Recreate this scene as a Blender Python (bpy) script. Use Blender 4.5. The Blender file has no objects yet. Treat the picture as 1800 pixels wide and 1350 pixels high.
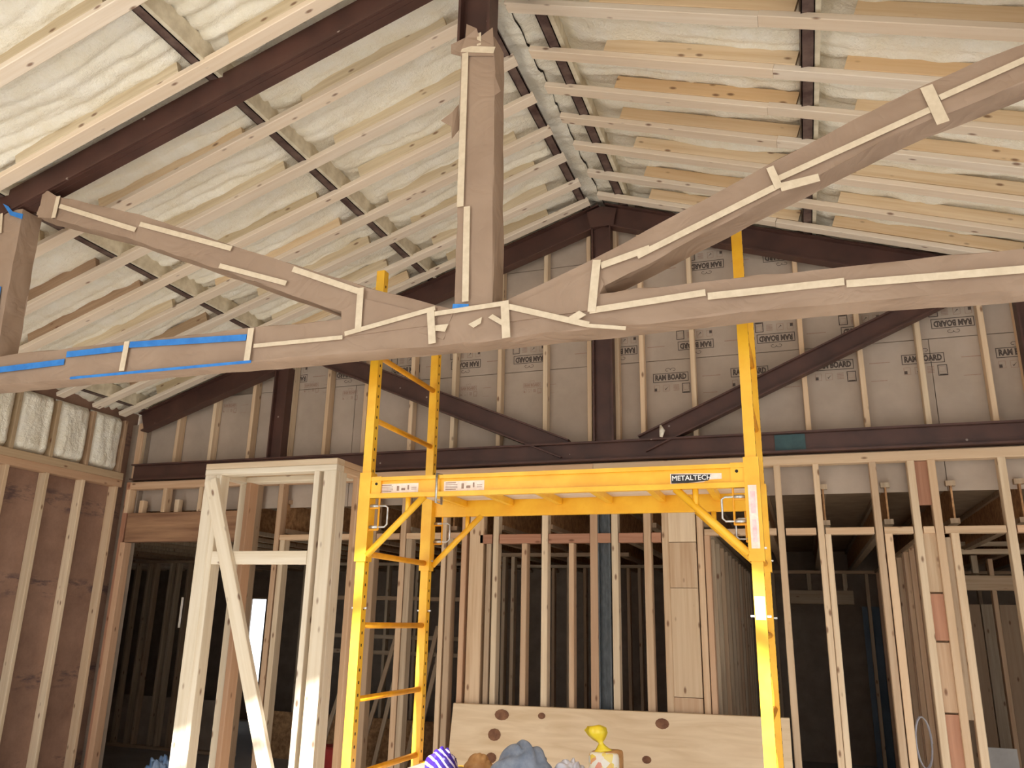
import bpy, bmesh, math, random
import numpy as np
from mathutils import Matrix, Vector

# ------------------------------------------------------------------ camera, light, exposure
random.seed(7)
rng = np.random.default_rng(11)
sc = bpy.context.scene
C = sc.collection
cam_d = bpy.data.cameras.new('camera')
cam = bpy.data.objects.new('camera', cam_d)
C.objects.link(cam)
right = Vector((0.94126, 0.33688, 0.02311))
up = Vector((0.07511, -0.27558, 0.95834))
back = Vector((0.32921, -0.90031, -0.28470))
m = Matrix.Identity(4)
for i, v in enumerate((right, up, back)):
    v.normalize()
    for r in range(3):
        m[r][i] = v[r]
m[2][3] = 1.7
cam.matrix_world = m
cam_d.sensor_width = 36.0
cam_d.lens = 28.671
cam_d.shift_x = 0.01021
cam_d.shift_y = -0.00718
cam_d.clip_start = 0.05
sc.camera = cam

world = bpy.data.worlds.new('world')
sc.world = world
world.use_nodes = True
bg = world.node_tree.nodes['Background']
bg.inputs['Color'].default_value = (0.86, 0.93, 1.0, 1)
bg.inputs['Strength'].default_value = 1.5

sun_d = bpy.data.lights.new('sun', 'SUN')
sun_d.energy = 9.0
sun_d.angle = math.radians(1.0)
sun_d.color = (1.0, 0.97, 0.93)
sun = bpy.data.objects.new('sun', sun_d)
C.objects.link(sun)
sun.rotation_euler = Vector((0.03, 1.0, -0.60)).to_track_quat('-Z', 'Y').to_euler()

vs = sc.view_settings
vs.view_transform = 'Standard'
vs.look = 'None'
vs.gamma = 1.0
vs.use_curve_mapping = False
vs.exposure = 0.88
sc.cycles.use_denoising = True
sc.cycles.max_bounces = 10
sc.cycles.diffuse_bounces = 6
sc.cycles.sample_clamp_indirect = 8.0

# ------------------------------------------------------------------ helpers
def srgb(r, g, b):
    f = lambda c: (c / 255) / 12.92 if c <= 10.3 else ((c / 255 + 0.055) / 1.055) ** 2.4
    return (f(r), f(g), f(b), 1.0)

class MB:
    """collects boxes, prisms and tubes into one mesh"""
    def __init__(self):
        self.v, self.f, self.mi = [], [], []
    def add(self, verts, faces, mi=0):
        o = len(self.v)
        self.v += [tuple(p) for p in verts]
        self.f += [tuple(i + o for i in q) for q in faces]
        self.mi += [mi] * len(faces)
        return self
    def box(self, x0, x1, y0, y1, z0, z1, mi=0):
        vs_ = [(x, y, z) for z in (z0, z1) for y in (y0, y1) for x in (x0, x1)]
        return self.add(vs_, [(0, 2, 3, 1), (4, 5, 7, 6), (0, 1, 5, 4), (2, 6, 7, 3), (0, 4, 6, 2), (1, 3, 7, 5)], mi)
    def beam(self, a, b, w, t, side, mi=0):
        """bar a->b; w along side, t across it"""
        a, b = Vector(a), Vector(b)
        d = (b - a).normalized()
        s = Vector(side); s = (s - d * s.dot(d)).normalized()
        n = d.cross(s)
        vs_ = [p + s * (w / 2 * i) + n * (t / 2 * j) for p in (a, b) for j in (-1, 1) for i in (-1, 1)]
        return self.add(vs_, [(0, 2, 3, 1), (4, 5, 7, 6), (0, 1, 5, 4), (2, 6, 7, 3), (0, 4, 6, 2), (1, 3, 7, 5)], mi)
    def prism(self, poly, off, mi=0):
        """closed polygon of points extruded by off"""
        n = len(poly); off = Vector(off)
        vs_ = [Vector(p) for p in poly] + [Vector(p) + off for p in poly]
        fs = [tuple(range(n))[::-1], tuple(range(n, 2 * n))]
        fs += [(i, (i + 1) % n, (i + 1) % n + n, i + n) for i in range(n)]
        return self.add(vs_, fs, mi)
    def tube(self, pts, r, seg=8, mi=0, closed=False):
        pts = [Vector(p) for p in pts]; n = len(pts); vs_ = []; ref = None
        for i, p in enumerate(pts):
            if closed: d = pts[(i + 1) % n] - pts[i - 1]
            else: d = pts[min(i + 1, n - 1)] - pts[max(i - 1, 0)]
            d.normalize()
            if ref is None:
                ref = d.orthogonal().normalized()
            ref = (ref - d * ref.dot(d)).normalized()
            bn = d.cross(ref)
            rr = r[i] if isinstance(r, (list, tuple)) else r
            vs_ += [p + (ref * math.cos(2 * math.pi * k / seg) + bn * math.sin(2 * math.pi * k / seg)) * rr for k in range(seg)]
        fs = []
        for i in range(n if closed else n - 1):
            j = (i + 1) % n
            fs += [(i * seg + k, i * seg + (k + 1) % seg, j * seg + (k + 1) % seg, j * seg + k) for k in range(seg)]
        if not closed:
            fs += [tuple(range(seg))[::-1], tuple(range((n - 1) * seg, n * seg))]
        return self.add(vs_, fs, mi)
    def ibeam(self, a, b, h, w, side, tf=0.012, tw=0.01, mi=0):
        """steel I section a->b; flanges separated along side"""
        a, b = Vector(a), Vector(b)
        d = (b - a).normalized()
        s = Vector(side); s = (s - d * s.dot(d)).normalized()
        for q in (-1, 1):
            o = s * (q * (h - tf) / 2)
            self.beam(a + o, b + o, tf, w, s, mi)
        return self.beam(a, b, h - 2 * tf, tw, s, mi)
    def mesh(self, name, mats, smooth=False):
        me = bpy.data.meshes.new(name)
        me.from_pydata(self.v, [], self.f)
        for mt in (mats if isinstance(mats, (list, tuple)) else [mats]):
            me.materials.append(mt)
        me.polygons.foreach_set('material_index', self.mi)
        if smooth: me.polygons.foreach_set('use_smooth', [True] * len(self.f))
        bm = bmesh.new(); bm.from_mesh(me)
        bmesh.ops.recalc_face_normals(bm, faces=bm.faces)
        bm.to_mesh(me); bm.free()
        return me
    def build(self, name, mats, parent=None, smooth=False):
        return link(name, self.mesh(name, mats, smooth), parent)

def rootloc(o):
    l = Vector((0, 0, 0))
    while o is not None:
        l += o.location if 'rooted' in o.keys() else Vector((0, 0, 0))
        o = o.parent
    return l

BASE = {}
def link(name, data, parent=None, mat=None):
    """object in world coordinates, optionally child of parent"""
    o = bpy.data.objects.new(name, data)
    C.objects.link(o)
    mw = mat if mat is not None else Matrix.Identity(4)
    if parent is not None:
        o.parent = parent
        o.matrix_parent_inverse = BASE[parent.name].inverted()
    o.matrix_basis = mw
    BASE[o.name] = mw.copy()
    return o

def tag(o, label, cat, group=None, kind=None):
    o['label'] = label
    o['category'] = cat
    if group: o['group'] = group
    if kind: o['kind'] = kind
    return o

def thing(name, label, cat, loc=(0, 0, 0), group=None, kind=None):
    o = link(name, None, None, Matrix.Translation(Vector(loc)))
    o.empty_display_size = 0.1
    return tag(o, label, cat, group, kind)

def lum(name, a, b, w, t, side, mat, parent=None):
    """one stick of lumber a->b as an object of its own, long axis = local Z, w along side"""
    a, b = Vector(a), Vector(b)
    d = (b - a); L = d.length; d.normalize()
    s = Vector(side); s = (s - d * s.dot(d)).normalized()
    n = d.cross(s)
    mw = Matrix.Identity(4)
    for i, v in enumerate((s, n, d)):
        for r in range(3): mw[r][i] = v[r]
    c = (a + b) / 2
    for r in range(3): mw[r][3] = c[r]
    key = ('lum', round(w, 3), round(t, 3), round(L, 3), mat.name)
    me = LUM.get(key)
    if me is None:
        e = min(0.004, w * .1, t * .1)
        mb = MB()
        xs = [(-w/2 + e, -t/2), (w/2 - e, -t/2), (w/2, -t/2 + e), (w/2, t/2 - e), (w/2 - e, t/2), (-w/2 + e, t/2), (-w/2, t/2 - e), (-w/2, -t/2 + e)]
        mb.prism([(x, y, -L/2) for x, y in xs], (0, 0, L))
        me = mb.mesh(name, mat)
        LUM[key] = me
    return link(name, me, parent, mw)
LUM = {}
X, Y, Z = Vector((1, 0, 0)), Vector((0, 1, 0)), Vector((0, 0, 1))

# ------------------------------------------------------------------ materials
def newmat(name, rough=0.6, metal=0.0):
    mt = bpy.data.materials.new(name)
    mt.use_nodes = True
    b = mt.node_tree.nodes['Principled BSDF']
    b.inputs['Roughness'].default_value = rough
    b.inputs['Metallic'].default_value = metal
    return mt, mt.node_tree, b

def N(nt, typ, **kw):
    n = nt.nodes.new(typ)
    for k, v in kw.items():
        if k.startswith('i_'): n.inputs[k[2:].replace('_', ' ')].default_value = v
        else: setattr(n, k, v)
    return n

def ramp(nt, fac, stops):
    r = nt.nodes.new('ShaderNodeValToRGB')
    el = r.color_ramp.elements
    while len(el) < len(stops): el.new(0.5)
    for e, (p, c) in zip(el, stops):
        e.position = p; e.color = c
    nt.links.new(fac, r.inputs['Fac'])
    return r.outputs['Color']

def mix(nt, fac, a, b, mode='MIX'):
    n = nt.nodes.new('ShaderNodeMix'); n.data_type = 'RGBA'; n.blend_type = mode
    for sock, v in ((n.inputs[0], fac), (n.inputs[6], a), (n.inputs[7], b)):
        if hasattr(v, 'is_linked'): nt.links.new(v, sock)
        else: sock.default_value = v
    return n.outputs[2]

def bump(nt, b, height, strength, dist=0.01):
    n = nt.nodes.new('ShaderNodeBump')
    n.inputs['Strength'].default_value = strength
    n.inputs['Distance'].default_value = dist
    nt.links.new(height, n.inputs['Height'])
    nt.links.new(n.outputs['Normal'], b.inputs['Normal'])

def wood(name, c_light, c_dark, c_alt, knot=srgb(110, 66, 38), alt=0.5, vary=0.16, rough=0.75):
    mt, nt, b = newmat(name, rough)
    tc = N(nt, 'ShaderNodeTexCoord'); oi = N(nt, 'ShaderNodeObjectInfo')
    off = N(nt, 'ShaderNodeVectorMath', operation='SCALE'); off.inputs[0].default_value = (3.1, 7.7, 41.0)
    nt.links.new(oi.outputs['Random'], off.inputs['Scale'])
    ad = N(nt, 'ShaderNodeVectorMath', operation='ADD')
    nt.links.new(tc.outputs['Object'], ad.inputs[0]); nt.links.new(off.outputs[0], ad.inputs[1])
    mp = N(nt, 'ShaderNodeMapping'); mp.inputs['Scale'].default_value = (38, 38, 1.6)
    nt.links.new(ad.outputs[0], mp.inputs['Vector'])
    nz = N(nt, 'ShaderNodeTexNoise', i_Scale=1.0, i_Detail=4.0, i_Roughness=0.6)
    nt.links.new(mp.outputs[0], nz.inputs['Vector'])
    col = ramp(nt, nz.outputs['Fac'], [(0.3, c_dark), (0.62, c_light)])
    # board to board tone
    rr = N(nt, 'ShaderNodeMath', operation='MULTIPLY'); rr.inputs[1].default_value = alt
    p2 = N(nt, 'ShaderNodeMath', operation='POWER'); p2.inputs[1].default_value = 1.6
    nt.links.new(oi.outputs['Random'], p2.inputs[0]); nt.links.new(p2.outputs[0], rr.inputs[0])
    col = mix(nt, rr.outputs[0], col, c_alt)
    # knots
    mk = N(nt, 'ShaderNodeMapping'); mk.inputs['Scale'].default_value = (13, 13, 5.5)
    nt.links.new(ad.outputs[0], mk.inputs['Vector'])
    vo = N(nt, 'ShaderNodeTexVoronoi', i_Scale=1.0)
    nt.links.new(mk.outputs[0], vo.inputs['Vector'])
    kf = ramp(nt, vo.outputs['Distance'], [(0.07, (1, 1, 1, 1)), (0.16, (0, 0, 0, 1))])
    kk = N(nt, 'ShaderNodeMath', operation='MULTIPLY'); kk.inputs[1].default_value = 0.8
    nt.links.new(kf, kk.inputs[0])
    col = mix(nt, kk.outputs[0], col, knot)
    hs = N(nt, 'ShaderNodeHueSaturation')
    fr = N(nt, 'ShaderNodeMath', operation='MULTIPLY'); fr.inputs[1].default_value = 7.31
    f2 = N(nt, 'ShaderNodeMath', operation='FRACT')
    mr = N(nt, 'ShaderNodeMapRange'); mr.inputs['To Min'].default_value = 1 - vary; mr.inputs['To Max'].default_value = 1 + vary * 0.6
    nt.links.new(oi.outputs['Random'], fr.inputs[0]); nt.links.new(fr.outputs[0], f2.inputs[0]); nt.links.new(f2.outputs[0], mr.inputs['Value'])
    nt.links.new(mr.outputs[0], hs.inputs['Value']); nt.links.new(col, hs.inputs['Color'])
    nt.links.new(hs.outputs[0], b.inputs['Base Color'])
    bump(nt, b, nz.outputs['Fac'], 0.15, 0.002)
    return mt

def noisy(name, c1, c2, scale, rough=0.6, metal=0.0, detail=5.0, bmp=0.0, bdist=0.005, lo=0.35, hi=0.65, coord='Object', stretch=(1, 1, 1)):
    mt, nt, b = newmat(name, rough, metal)
    tc = N(nt, 'ShaderNodeTexCoord'); mp = N(nt, 'ShaderNodeMapping'); mp.inputs['Scale'].default_value = stretch
    nt.links.new(tc.outputs[coord], mp.inputs['Vector'])
    nz = N(nt, 'ShaderNodeTexNoise', i_Scale=scale, i_Detail=detail, i_Roughness=0.6)
    nt.links.new(mp.outputs[0], nz.inputs['Vector'])
    nt.links.new(ramp(nt, nz.outputs['Fac'], [(lo, c1), (hi, c2)]), b.inputs['Base Color'])
    if bmp: bump(nt, b, nz.outputs['Fac'], bmp, bdist)
    return mt

M = {}
M['spruce'] = wood('spruce', srgb(228, 207, 176), srgb(210, 184, 150), srgb(218, 178, 138), alt=0.6)
M['roofwood'] = wood('roof_wood', srgb(236, 223, 205), srgb(224, 207, 184), srgb(230, 204, 172), alt=0.5, vary=0.07)
M['blockwood'] = wood('block_wood', srgb(232, 211, 178), srgb(216, 188, 148), srgb(230, 186, 130), alt=0.6, vary=0.12)
M['blockpale'] = wood('block_pale_wood', srgb(230, 214, 184), srgb(206, 186, 152), srgb(190, 170, 134), alt=0.7, vary=0.12)
M['newwood'] = wood('new_wood', srgb(230, 218, 196), srgb(214, 198, 170), srgb(220, 201, 170), alt=0.5, vary=0.05)
M['fir'] = wood('fir', srgb(218, 190, 156), srgb(198, 164, 128), srgb(190, 144, 112), alt=0.7)
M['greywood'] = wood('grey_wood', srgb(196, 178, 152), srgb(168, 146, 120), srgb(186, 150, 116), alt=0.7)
M['redwood'] = wood('red_wood', srgb(180, 130, 102), srgb(156, 104, 78), srgb(198, 152, 120), alt=0.5)
M['brownwood'] = wood('brown_weathered_wood', srgb(178, 148, 120), srgb(146, 116, 90), srgb(196, 176, 140), alt=0.6)
M['header'] = noisy('header_beam', srgb(128, 92, 68), srgb(178, 138, 104), 1.0, 0.85, stretch=(14, 14, 1.0))
M['osb'] = noisy('oriented_strand', srgb(146, 104, 68), srgb(196, 152, 106), 22.0, 0.8, bmp=0.2)

def sheathing():
    mt, nt, b = newmat('sheathing_panel', 0.85)
    tc = N(nt, 'ShaderNodeTexCoord')
    nz = N(nt, 'ShaderNodeTexNoise', i_Scale=3.0, i_Detail=8.0, i_Roughness=0.7); nt.links.new(tc.outputs['Object'], nz.inputs['Vector'])
    col = ramp(nt, nz.outputs['Fac'], [(0.3, srgb(128, 98, 82)), (0.7, srgb(164, 130, 110))])
    # stamped ink smudges in rows
    mp = N(nt, 'ShaderNodeMapping'); mp.inputs['Scale'].default_value = (1, 3.2, 11); nt.links.new(tc.outputs['Object'], mp.inputs['Vector'])
    n2 = N(nt, 'ShaderNodeTexNoise', i_Scale=1.0, i_Detail=6.0, i_Roughness=0.75); nt.links.new(mp.outputs[0], n2.inputs['Vector'])
    wv = N(nt, 'ShaderNodeTexWave', i_Scale=0.42, i_Distortion=0.6, bands_direction='Z'); nt.links.new(tc.outputs['Object'], wv.inputs['Vector'])
    r1 = ramp(nt, n2.outputs['Fac'], [(0.5, (0, 0, 0, 1)), (0.62, (1, 1, 1, 1))])
    r2 = ramp(nt, wv.outputs['Fac'], [(0.8, (0, 0, 0, 1)), (0.95, (0.7, 0.7, 0.7, 1))])
    f = mix(nt, 1.0, r1, r2, 'MULTIPLY')
    col = mix(nt, f, col, srgb(66, 54, 62))
    nt.links.new(col, b.inputs['Base Color'])
    return mt
M['sheathing'] = sheathing()

def foam():
    mt, nt, b = newmat('spray_foam', 0.7)
    tc = N(nt, 'ShaderNodeTexCoord')
    nz = N(nt, 'ShaderNodeTexNoise', i_Scale=7.0, i_Detail=6.0, i_Roughness=0.6); nt.links.new(tc.outputs['Object'], nz.inputs['Vector'])
    col = ramp(nt, nz.outputs['Fac'], [(0.3, srgb(238, 230, 208)), (0.7, srgb(247, 243, 230))])
    nt.links.new(col, b.inputs['Base Color'])
    n2 = N(nt, 'ShaderNodeTexNoise', i_Scale=38.0, i_Detail=4.0, i_Roughness=0.65); nt.links.new(tc.outputs['Object'], n2.inputs['Vector'])
    bump(nt, b, n2.outputs['Fac'], 0.8, 0.02)
    return mt
M['foam'] = foam()
M['cardboard'] = noisy('floor_board_card', srgb(172, 156, 140), srgb(186, 170, 154), 2.5, 0.8, bmp=0.1, bdist=0.01)
M['ink'] = noisy('print_ink', srgb(74, 64, 58), srgb(96, 84, 76), 60, 0.8)
M['inkfaint'] = noisy('print_ink_faint', srgb(150, 122, 106), srgb(168, 142, 124), 60, 0.8)

def steel():
    mt, nt, b = newmat('primer_steel', 0.5)
    tc = N(nt, 'ShaderNodeTexCoord')
    nz = N(nt, 'ShaderNodeTexNoise', i_Scale=5.0, i_Detail=5.0); nt.links.new(tc.outputs['Object'], nz.inputs['Vector'])
    col = ramp(nt, nz.outputs['Fac'], [(0.3, srgb(68, 44, 38)), (0.7, srgb(88, 58, 49))])
    vo = N(nt, 'ShaderNodeTexVoronoi', i_Scale=5.0); nt.links.new(tc.outputs['Object'], vo.inputs['Vector'])
    k = ramp(nt, vo.outputs['Distance'], [(0.035, (1, 1, 1, 1)), (0.05, (0, 0, 0, 1))])
    kk = N(nt, 'ShaderNodeMath', operation='MULTIPLY'); kk.inputs[1].default_value = 0.6; nt.links.new(k, kk.inputs[0])
    col = mix(nt, kk.outputs[0], col, srgb(190, 176, 164))
    nt.links.new(col, b.inputs['Base Color'])
    return mt
M['steel'] = steel()
M['purlin'] = noisy('purlin_steel', srgb(70, 48, 46), srgb(112, 92, 84), 9, 0.5)
M['dusty'] = noisy('dusty_overspray', srgb(202, 190, 164), srgb(228, 218, 194), 14, 0.8, bmp=0.4)
M['bluesteel'] = noisy('mill_scale_steel', srgb(60, 64, 66), srgb(86, 91, 94), 14, 0.55, stretch=(4, 4, 1))
M['tealpaint'] = noisy('teal_primer', srgb(46, 72, 76), srgb(60, 90, 92), 12, 0.6)

def paper():
    mt, nt, b = newmat('kraft_paper', 0.75)
    tc = N(nt, 'ShaderNodeTexCoord')
    nz = N(nt, 'ShaderNodeTexNoise', i_Scale=4.0, i_Detail=3.0); nt.links.new(tc.outputs['Object'], nz.inputs['Vector'])
    col = ramp(nt, nz.outputs['Fac'], [(0.3, srgb(154, 130, 110)), (0.7, srgb(166, 142, 121))])
    nt.links.new(col, b.inputs['Base Color'])
    n2 = N(nt, 'ShaderNodeTexNoise', i_Scale=3.2, i_Detail=2.5, i_Distortion=2.2); nt.links.new(tc.outputs['Object'], n2.inputs['Vector'])
    s1 = N(nt, 'ShaderNodeMath', operation='SUBTRACT'); s1.inputs[1].default_value = 0.5; nt.links.new(n2.outputs['Fac'], s1.inputs[0])
    s2 = N(nt, 'ShaderNodeMath', operation='ABSOLUTE'); nt.links.new(s1.outputs[0], s2.inputs[0])
    bump(nt, b, s2.outputs[0], 0.6, 0.03)
    return mt
M['paper'] = paper()
M['tape'] = noisy('masking_tape', srgb(212, 195, 168), srgb(224, 208, 182), 30, 0.6, bmp=0.2)
M['bluetape'] = noisy('painters_tape', srgb(38, 118, 200), srgb(56, 138, 218), 20, 0.55)
M['yellow'] = noisy('yellow_paint', srgb(240, 176, 34), srgb(250, 196, 52), 8, 0.38)
M['yellowdark'] = noisy('yellow_paint_worn', srgb(214, 140, 12), srgb(236, 166, 22), 10, 0.45)
M['galv'] = noisy('galvanized_wire', srgb(170, 170, 168), srgb(215, 215, 212), 30, 0.35, 0.8)
M['hole'] = noisy('hole_black', srgb(30, 22, 12), srgb(46, 34, 18), 30, 0.8)
M['sticker'] = noisy('sticker_white', srgb(236, 214, 196), srgb(252, 236, 220), 40, 0.5)
M['stickerpink'] = noisy('sticker_pink', srgb(230, 184, 184), srgb(246, 218, 212), 30, 0.5)
M['black'] = noisy('sticker_black', srgb(26, 22, 20), srgb(44, 38, 34), 30, 0.5)
M['white'] = noisy('print_white', srgb(240, 238, 232), srgb(252, 250, 246), 30, 0.5)
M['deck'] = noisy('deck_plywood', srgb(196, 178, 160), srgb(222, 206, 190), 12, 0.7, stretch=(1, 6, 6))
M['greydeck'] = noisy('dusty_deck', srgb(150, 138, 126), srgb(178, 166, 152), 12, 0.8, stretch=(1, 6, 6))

def plywood():
    mt, nt, b = newmat('plywood_face', 0.7)
    tc = N(nt, 'ShaderNodeTexCoord')
    mp = N(nt, 'ShaderNodeMapping'); mp.inputs['Scale'].default_value = (1.2, 4, 9); nt.links.new(tc.outputs['Object'], mp.inputs['Vector'])
    nz = N(nt, 'ShaderNodeTexNoise', i_Scale=1.6, i_Detail=6.0, i_Distortion=1.2); nt.links.new(mp.outputs[0], nz.inputs['Vector'])
    col = ramp(nt, nz.outputs['Fac'], [(0.3, srgb(214, 186, 148)), (0.68, srgb(232, 208, 174))])
    vo = N(nt, 'ShaderNodeTexVoronoi', i_Scale=2.6); vo.inputs['Randomness'].default_value = 1.0
    m2 = N(nt, 'ShaderNodeMapping'); m2.inputs['Scale'].default_value = (0.8, 1, 1.4); nt.links.new(tc.outputs['Object'], m2.inputs['Vector']); nt.links.new(m2.outputs[0], vo.inputs['Vector'])
    k = ramp(nt, vo.outputs['Distance'], [(0.03, (0.5, 0.5, 0.5, 1)), (0.07, (0, 0, 0, 1))])
    col = mix(nt, k, col, srgb(120, 80, 56))
    nt.links.new(col, b.inputs['Base Color'])
    return mt
M['plywood'] = plywood()
M['knot'] = noisy('dark_knot', srgb(104, 66, 46), srgb(140, 98, 70), 18, 0.8)
M['greyboard'] = noisy('grey_board', srgb(150, 146, 142), srgb(172, 168, 164), 4, 0.8)
M['concrete'] = noisy('concrete_slab', srgb(176, 174, 170), srgb(194, 192, 188), 1.2, 0.85, bmp=0.1)
M['ground'] = noisy('dry_ground', srgb(190, 184, 174), srgb(206, 200, 190), 0.6, 0.9)
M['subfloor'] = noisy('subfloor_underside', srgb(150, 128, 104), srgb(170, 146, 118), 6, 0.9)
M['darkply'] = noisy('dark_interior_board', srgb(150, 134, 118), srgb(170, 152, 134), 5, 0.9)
M['wrap'] = noisy('blue_grey_wrap', srgb(84, 96, 108), srgb(104, 116, 128), 3, 0.7)
M['wallcard'] = noisy('roof_deck', srgb(150, 140, 128), srgb(170, 160, 146), 3, 0.8)

# ------------------------------------------------------------------ value noise for foam and paper
def vnoise(u, v, seed):
    r = np.random.default_rng(seed).random((64, 64))
    ui = np.floor(u).astype(int); vi = np.floor(v).astype(int)
    fu = u - ui; fv = v - vi
    fu = fu * fu * (3 - 2 * fu); fv = fv * fv * (3 - 2 * fv)
    g = lambda a, b: r[a % 64, b % 64]
    return (g(ui, vi) * (1 - fu) + g(ui + 1, vi) * fu) * (1 - fv) + (g(ui, vi + 1) * (1 - fu) + g(ui + 1, vi + 1) * fu) * fv

def grid_mesh(name, P, mat):
    """P: (n,m,3) array -> smooth grid mesh"""
    n, mm = P.shape[:2]
    idx = np.arange(n * mm).reshape(n, mm)
    q = np.stack([idx[:-1, :-1], idx[1:, :-1], idx[1:, 1:], idx[:-1, 1:]], -1).reshape(-1, 4)
    me = bpy.data.meshes.new(name)
    me.vertices.add(n * mm); me.vertices.foreach_set('co', P.reshape(-1).astype(np.float32))
    me.loops.add(q.size); me.loops.foreach_set('vertex_index', q.reshape(-1).astype(np.int32))
    me.polygons.add(len(q)); me.polygons.foreach_set('loop_start', np.arange(0, q.size, 4, dtype=np.int32))
    me.update(calc_edges=True)
    me.polygons.foreach_set('use_smooth', [True] * len(q))
    me.materials.append(mat)
    me.validate()
    return me

# ------------------------------------------------------------------ the setting
H = 1.7                                   # eye height above the slab
XR = -1.39                                # ridge line
def roof(x, r):                           # height of a roof plane whose ridge value above eye is r
    return H + r - abs(x - XR) / 3.0
YF = -1.5                                 # open front of the building

g = MB().box(-40, 40, -45, YF - 0.3, -0.16, -0.02).build('ground', M['ground'])
tag(g, 'pale dry ground outside the open front', 'ground', kind='structure')
fl = MB().box(-12.0, 3.8, YF - 0.3, 13.2, -0.15, 0.0).build('floor', M['concrete'])
tag(fl, 'pale concrete slab floor', 'floor', kind='structure')

# ---- roof: foam with steel purlins, battens and blocks
def foam_slope(name, x0, x1, label, seed, r0, pur):
    nx = int(abs(x1 - x0) / 0.04) + 1
    ny = int((6.42 - YF) / 0.0115) + 1
    xs = np.linspace(x0, x1, nx); ys = np.linspace(YF, 6.42, ny)
    A, B = np.meshgrid(xs, ys, indexing='ij')
    base = H + r0 - np.abs(A - XR) / 3.0
    w = vnoise(A * 1.3 + 9, B * 2.5, seed)
    rip = 1 - 2 * np.abs(np.sin(np.pi * (B / 0.095 + 1.1 * vnoise(A * 1.1, B * 1.7, seed + 1) + 0.1 * A)))
    h = 0.019 * rip * (0.1 + 1.1 * w * w + 0.25 * (B < 3.4)) + 0.05 * (vnoise(A * 2.2, B * 4.5, seed + 2) - 0.5) + 0.03 * (vnoise(A * 8, B * 14, seed + 3) - 0.5) + 0.012 * (vnoise(A * 19, B * 27, seed + 4) - 0.5)
    dr_ = np.abs(A - XR)
    h = h * np.clip(dr_ / .22, 0.0, 1.0) + (1 - np.clip(dr_ / .3, 0, 1)) * (0.05 * vnoise(B * 6, dr_ * 9, 5) + 0.03 * vnoise(B * 17, dr_ * 21, 6) - .095)
    for xp in pur: h = h + 0.035 * np.exp(-((A - xp - .03) / .075) ** 2)
    P = np.stack([A, B, base + h], -1)
    return tag(link(name, grid_mesh(name, P, M['foam'])), label, 'ceiling', kind='structure')
roofL = foam_slope('ceiling', -6.34, XR, 'cream spray foam roof slope left of the ridge with flat wooden battens', 3, 3.548, (-1.53, -2.98, -4.50, -6.06))
roofR = foam_slope('ceiling', XR, 3.6, 'cream spray foam roof slope right of the ridge with jointed wooden battens', 23, 3.574, (-1.20, 0.235, 1.70, 3.15))
deck = MB()
for s, x1 in ((-1, -6.5), (1, 3.8)):
    z0, z1 = roof(XR, 3.66), roof(x1, 3.66)
    deck.prism([(XR, YF, z0), (x1, YF, z1), (x1, YF, z1 + .05), (XR, YF, z0 + .05)], (0, 6.5 - YF, 0))
dk = deck.build('roof_deck', M['wallcard'])
tag(dk, 'roof deck above the spray foam', 'roof', kind='structure')

def purlin(x, par):
    z = roof(x, 3.47)
    mb = MB()
    mb.box(x - .034, x + .034, YF, 6.4, z, z + .006)
    mb.box(x - .034, x - .028, YF, 6.4, z, z + .14)
    mb.box(x + .028, x + .034, YF, 6.4, z, z + .02)
    if x != -1.53: mb.box(x + .034, x + .062, YF, 6.4, z + .004, z + .13, 1)
    mb.build('purlin', [M['purlin'], M['dusty']], par)
for x in (-1.53, -2.98, -4.50, -6.06): purlin(x, roofL)
for x in (-1.20, 0.235, 1.70, 3.15): purlin(x, roofR)

left_b = [6.13, 5.80, 5.39, 5.01, 4.61, 4.20, 3.74, 3.13, 2.57, 2.12, 1.66, 1.2, 0.74, 0.28, -0.2, -0.7, -1.2, -1.7]
right_b = [6.10, 5.72, 5.30, 4.93, 4.57, 4.19, 3.76, 3.12, 2.66, 2.2, 1.74, 1.28, 0.8, 0.3, -0.2, -0.7, -1.2, -1.7]
def batten(yb, xa, xb, par, dz=0.0):
    y = yb - 0.0445
    lum('batten', (xa, y, roof(xa, 3.451) + dz), (xb, y, roof(xb, 3.451) + dz), 0.089, 0.038, Y, M['roofwood'], par)
def block(yb, xa, xb, par, mat='blockwood'):
    y = yb - 0.089 + 0.019
    lum('batten_block', (xa, y, roof(xa, 3.472 + 0.047)), (xb, y, roof(xb, 3.472 + 0.047)), 0.038, 0.089, Y, M[mat], par)
for k, yb in enumerate(left_b):
    j = lambda a: random.uniform(-a, a)
    batten(yb, -6.2, -1.468 + j(.012), roofL)
    block(yb, -5.72 + j(.08), -4.66 + j(.05), roofL, 'brownwood' if k % 3 else 'blockpale')
    block(yb, -4.22 + j(.08), -3.13 + j(.05), roofL, 'blockpale' if k % 3 else 'blockwood')
    block(yb, -2.74 + j(.05), -1.78 + j(.06), roofL, 'blockpale')
for k, yb in enumerate(right_b):
    j = lambda a: random.uniform(-a, a)
    xm = 0.03 + j(.03)
    batten(yb, -1.375 + j(.01), xm, roofR)
    batten(yb + j(.008), xm + .002, 3.5, roofR, j(.006))
    block(yb, -0.90 + j(.04), 0.185, roofR)
    block(yb, 0.46 + j(.06), 1.62 + j(.03), roofR)
    block(yb, 1.98 + j(.06), 3.0 + j(.06), roofR)

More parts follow.
